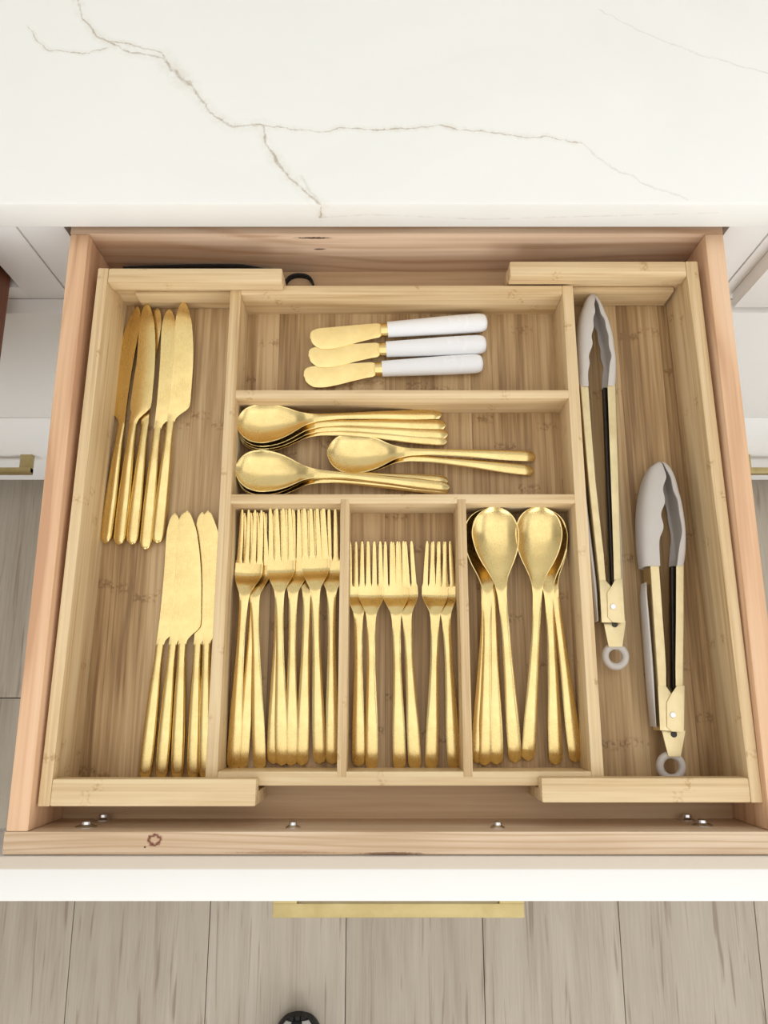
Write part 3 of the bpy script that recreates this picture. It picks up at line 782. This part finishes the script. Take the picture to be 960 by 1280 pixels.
# long pair
c4 = lambda l: [(700 + x / 2.56, 350 + y / 2.56) for x, y in l]
z4 = lambda l: [(710 + x / 7.53, 350 + y / 7.53) for x, y in l]
tongs('long gold tongs with grey silicone heads, lying against the centre section wall', FLZ + .0165,
      [(z4([(222, 108)])[0], z4([(240, 112)])[0]), (z4([(185, 150)])[0], z4([(254, 175)])[0]), (z4([(155, 230)])[0], z4([(243, 240)])[0]), (z4([(130, 300)])[0], z4([(247, 310)])[0]),
       (z4([(112, 390)])[0], z4([(226, 390)])[0]), (z4([(100, 470)])[0], z4([(228, 465)])[0]), (z4([(95, 560)])[0], z4([(208, 550)])[0]), (z4([(92, 640)])[0], z4([(217, 625)])[0]),
       (z4([(95, 740)])[0], z4([(184, 735)])[0]), (z4([(100, 830)])[0], z4([(194, 800)])[0]), (z4([(104, 920)])[0], z4([(182, 890)])[0]), (z4([(106, 1004)])[0], z4([(192, 1004)])[0])],
      [(z4([(248, 108)])[0], z4([(238, 112)])[0]), (z4([(295, 160)])[0], z4([(258, 170)])[0]), (z4([(328, 230)])[0], z4([(285, 240)])[0]), (z4([(355, 300)])[0], z4([(298, 320)])[0]),
       (z4([(383, 380)])[0], z4([(335, 395)])[0]), (z4([(405, 460)])[0], z4([(345, 470)])[0]), (z4([(425, 540)])[0], z4([(368, 555)])[0]), (z4([(437, 630)])[0], z4([(370, 630)])[0]),
       (z4([(450, 720)])[0], z4([(397, 735)])[0]), (z4([(460, 820)])[0], z4([(385, 800)])[0]), (z4([(460, 910)])[0], z4([(378, 910)])[0]), (z4([(456, 998)])[0], z4([(374, 998)])[0])],
      list(zip(c4([(64, 335), (90, 640), (118, 900), (128, 1000), (134, 1094)]), c4([(90, 335), (113, 640), (140, 880), (147, 965), (160, 1000)]))),
      list(zip(c4([(180, 335), (190, 640), (197, 900), (201, 1000), (205, 1094)]), c4([(152, 335), (163, 640), (171, 880), (173, 965), (172, 1000)]))),
      list(zip(c4([(82, 650), (76, 720), (90, 850), (108, 1000), (120, 1090)]), c4([(84, 650), (96, 740), (112, 870), (126, 1000), (128, 1090)]))),
      list(zip(c4([(192, 660), (197, 720), (202, 850), (207, 1000), (206, 1080)]), c4([(188, 660), (189, 740), (194, 870), (199, 1000), (203, 1080)]))),
      [(c4([(126, 960), (144, 960), (162, 980), (170, 1020), (170, 1096), (133, 1096)]), -.0002),
       (c4([(176, 957), (198, 957), (206, 1098), (168, 1096), (152, 1080), (150, 1000), (163, 982)]), .0009)],
      c4([(168, 1046)])[0], c4([(134, 1092), (206, 1092), (195, 1175), (151, 1175)]), (*c4([(177, 1204)])[0], 17.2), 8.2, .0150)
c5 = lambda l: [(780 + x / 2.844, 560 + y / 2.844) for x, y in l]
tongs('short gold tongs with grey silicone heads, nearer the front right corner', FLZ + .0165,
      list(zip(c5([(125, 44), (100, 62), (82, 100), (70, 150), (63, 200), (60, 260), (61, 320), (65, 380), (70, 420)]),
               c5([(136, 48), (140, 72), (146, 105), (132, 150), (138, 195), (124, 240), (134, 285), (121, 335), (127, 420)]))),
      list(zip(c5([(145, 44), (165, 62), (183, 100), (195, 150), (205, 200), (214, 250), (220, 310), (222, 370), (217, 420)]),
               c5([(139, 46), (146, 70), (163, 110), (168, 150), (184, 195), (190, 240), (200, 300), (194, 345), (187, 420)]))),
      list(zip(c5([(92, 415), (104, 600), (116, 780), (124, 900), (129, 1005)]), c5([(124, 415), (137, 600), (149, 780), (150, 850), (158, 880)]))),
      list(zip(c5([(216, 415), (216, 600), (214, 780), (213, 900), (211, 1007)]), c5([(186, 415), (185, 600), (183, 780), (184, 850), (184, 880)]))),
      list(zip(c5([(80, 476), (74, 520), (82, 650), (96, 850), (114, 992)]), c5([(84, 476), (92, 540), (104, 660), (118, 850), (121, 992)]))),
      list(zip(c5([(216, 560), (218, 620), (218, 750), (217, 900), (215, 960)]), c5([(215, 560), (214, 620), (213, 750), (212, 900), (212, 960)]))),
      [(c5([(120, 845), (148, 845), (167, 872), (172, 900), (172, 1006), (128, 1004)]), -.0002),
       (c5([(186, 845), (213, 845), (211, 1009), (170, 1008), (151, 992), (150, 905), (167, 873)]), .0009)],
      c5([(171, 949)])[0], c5([(128, 1004), (212, 1004), (195, 1096), (151, 1096)]), (*c5([(167, 1132)])[0], 18.6), 9.2, .0150)

# ------------------------------------------------------------------ shoe on the floor
sh = root('sneaker', 'black and pale grey sneaker toe on the floor below the drawer handle', 'shoe', (-.146, -.64, 0))
ty = -.524
def shoe_w(y):       # y measured back from the toe
    return pchip([0, .003, .012, .03, .06, .10, .16, .22, .27, .285, .29], [.004, .018, .030, .041, .048, .050, .043, .036, .034, .026, .006])(y)
bm = loft(grid(0, .01, 5, 2) + grid(.015, .275, 22) + [.282, .287, .29], lambda y: [(-shoe_w(y), 0), (shoe_w(y), 0), (shoe_w(y) * 1.04, .012), (shoe_w(y) * 1.0, .024), (-shoe_w(y) * 1.0, .024), (-shoe_w(y) * 1.04, .012)])
for v in bm.verts: v.co = Vector((-.146 + v.co.x, ty - v.co.y, v.co.z + .0005))
done('sole', bm, M['shoe_b'], sh, .002)
uh = pchip([0, .004, .015, .04, .08, .13, .17, .20, .25, .275, .285], [.022, .034, .046, .056, .066, .082, .098, .104, .106, .104, .09])
def up_ring(y, inset=.93, add=0):
    w = max(shoe_w(min(y + .004, .286)) * inset, .003); h = uh(y) - .020 + add
    return [(w * math.cos(math.pi * i / 14), .022 + h * math.sin(math.pi * i / 14) ** .8) for i in range(15)]
bm = loft(grid(.004, .02, 6, 2) + grid(.03, .27, 18), up_ring)
for v in bm.verts: v.co = Vector((-.146 + v.co.x, ty - v.co.y, v.co.z))
done('upper', bm, M['shoe_b'], sh)
for s_ in (-1, 1):                                                 # pale panels either side of the black toe stripe
    bm = bmesh.new(); rows = []
    for y in grid(.0035, .03, 7, 1.3) + grid(.035, .11, 8):
        w = max(shoe_w(y + .002) * .95, .003); h = uh(y) - .018; a0, a1 = (.13, .42) if s_ > 0 else (.60, .87)
        if y < .03: 
            k_ = 1 - .35 * (1 - y / .03); m_ = (a0 + a1) / 2; a0, a1 = m_ + (a0 - m_) * k_, m_ + (a1 - m_) * k_
        rows.append([bm.verts.new((-.146 + w * math.cos(math.pi * a_), ty - y, .022 + (h + .0015) * math.sin(math.pi * a_) ** .8)) for a_ in grid(a0, a1, 7)])
    for A, Bq in zip(rows, rows[1:]):
        for k in range(7): bm.faces.new((A[k], A[k + 1], Bq[k + 1], Bq[k]))
    bmesh.ops.recalc_face_normals(bm, faces=bm.faces); bmesh.ops.solidify(bm, geom=bm.faces[:], thickness=.0015)
    done('toe_panel', bm, M['shoe_w'], sh)
for k in range(5):                                                 # toe lugs
    a_ = (k - 2) * .26; bm = bmesh.new()
    cx, cy = -.146 + .024 * math.sin(a_ * 1.6), ty - .004 - .020 * (1 - math.cos(a_ * 1.6))
    bx(bm, cx - .0040, cx + .0040, cy - .004, cy + .0065, .012, .033)
    done('toe_lug', bm, M['shoe_b'], sh, .0012)
for k in range(5):
    y = .11 + .018 * k; z = uh(y) + .001; bm = bmesh.new()
    bx(bm, -.146 - .022, -.146 + .022, ty - y - .004, ty - y + .004, z, z + .004)
    done('lace', bm, M['shoe_w'], sh, .0015)
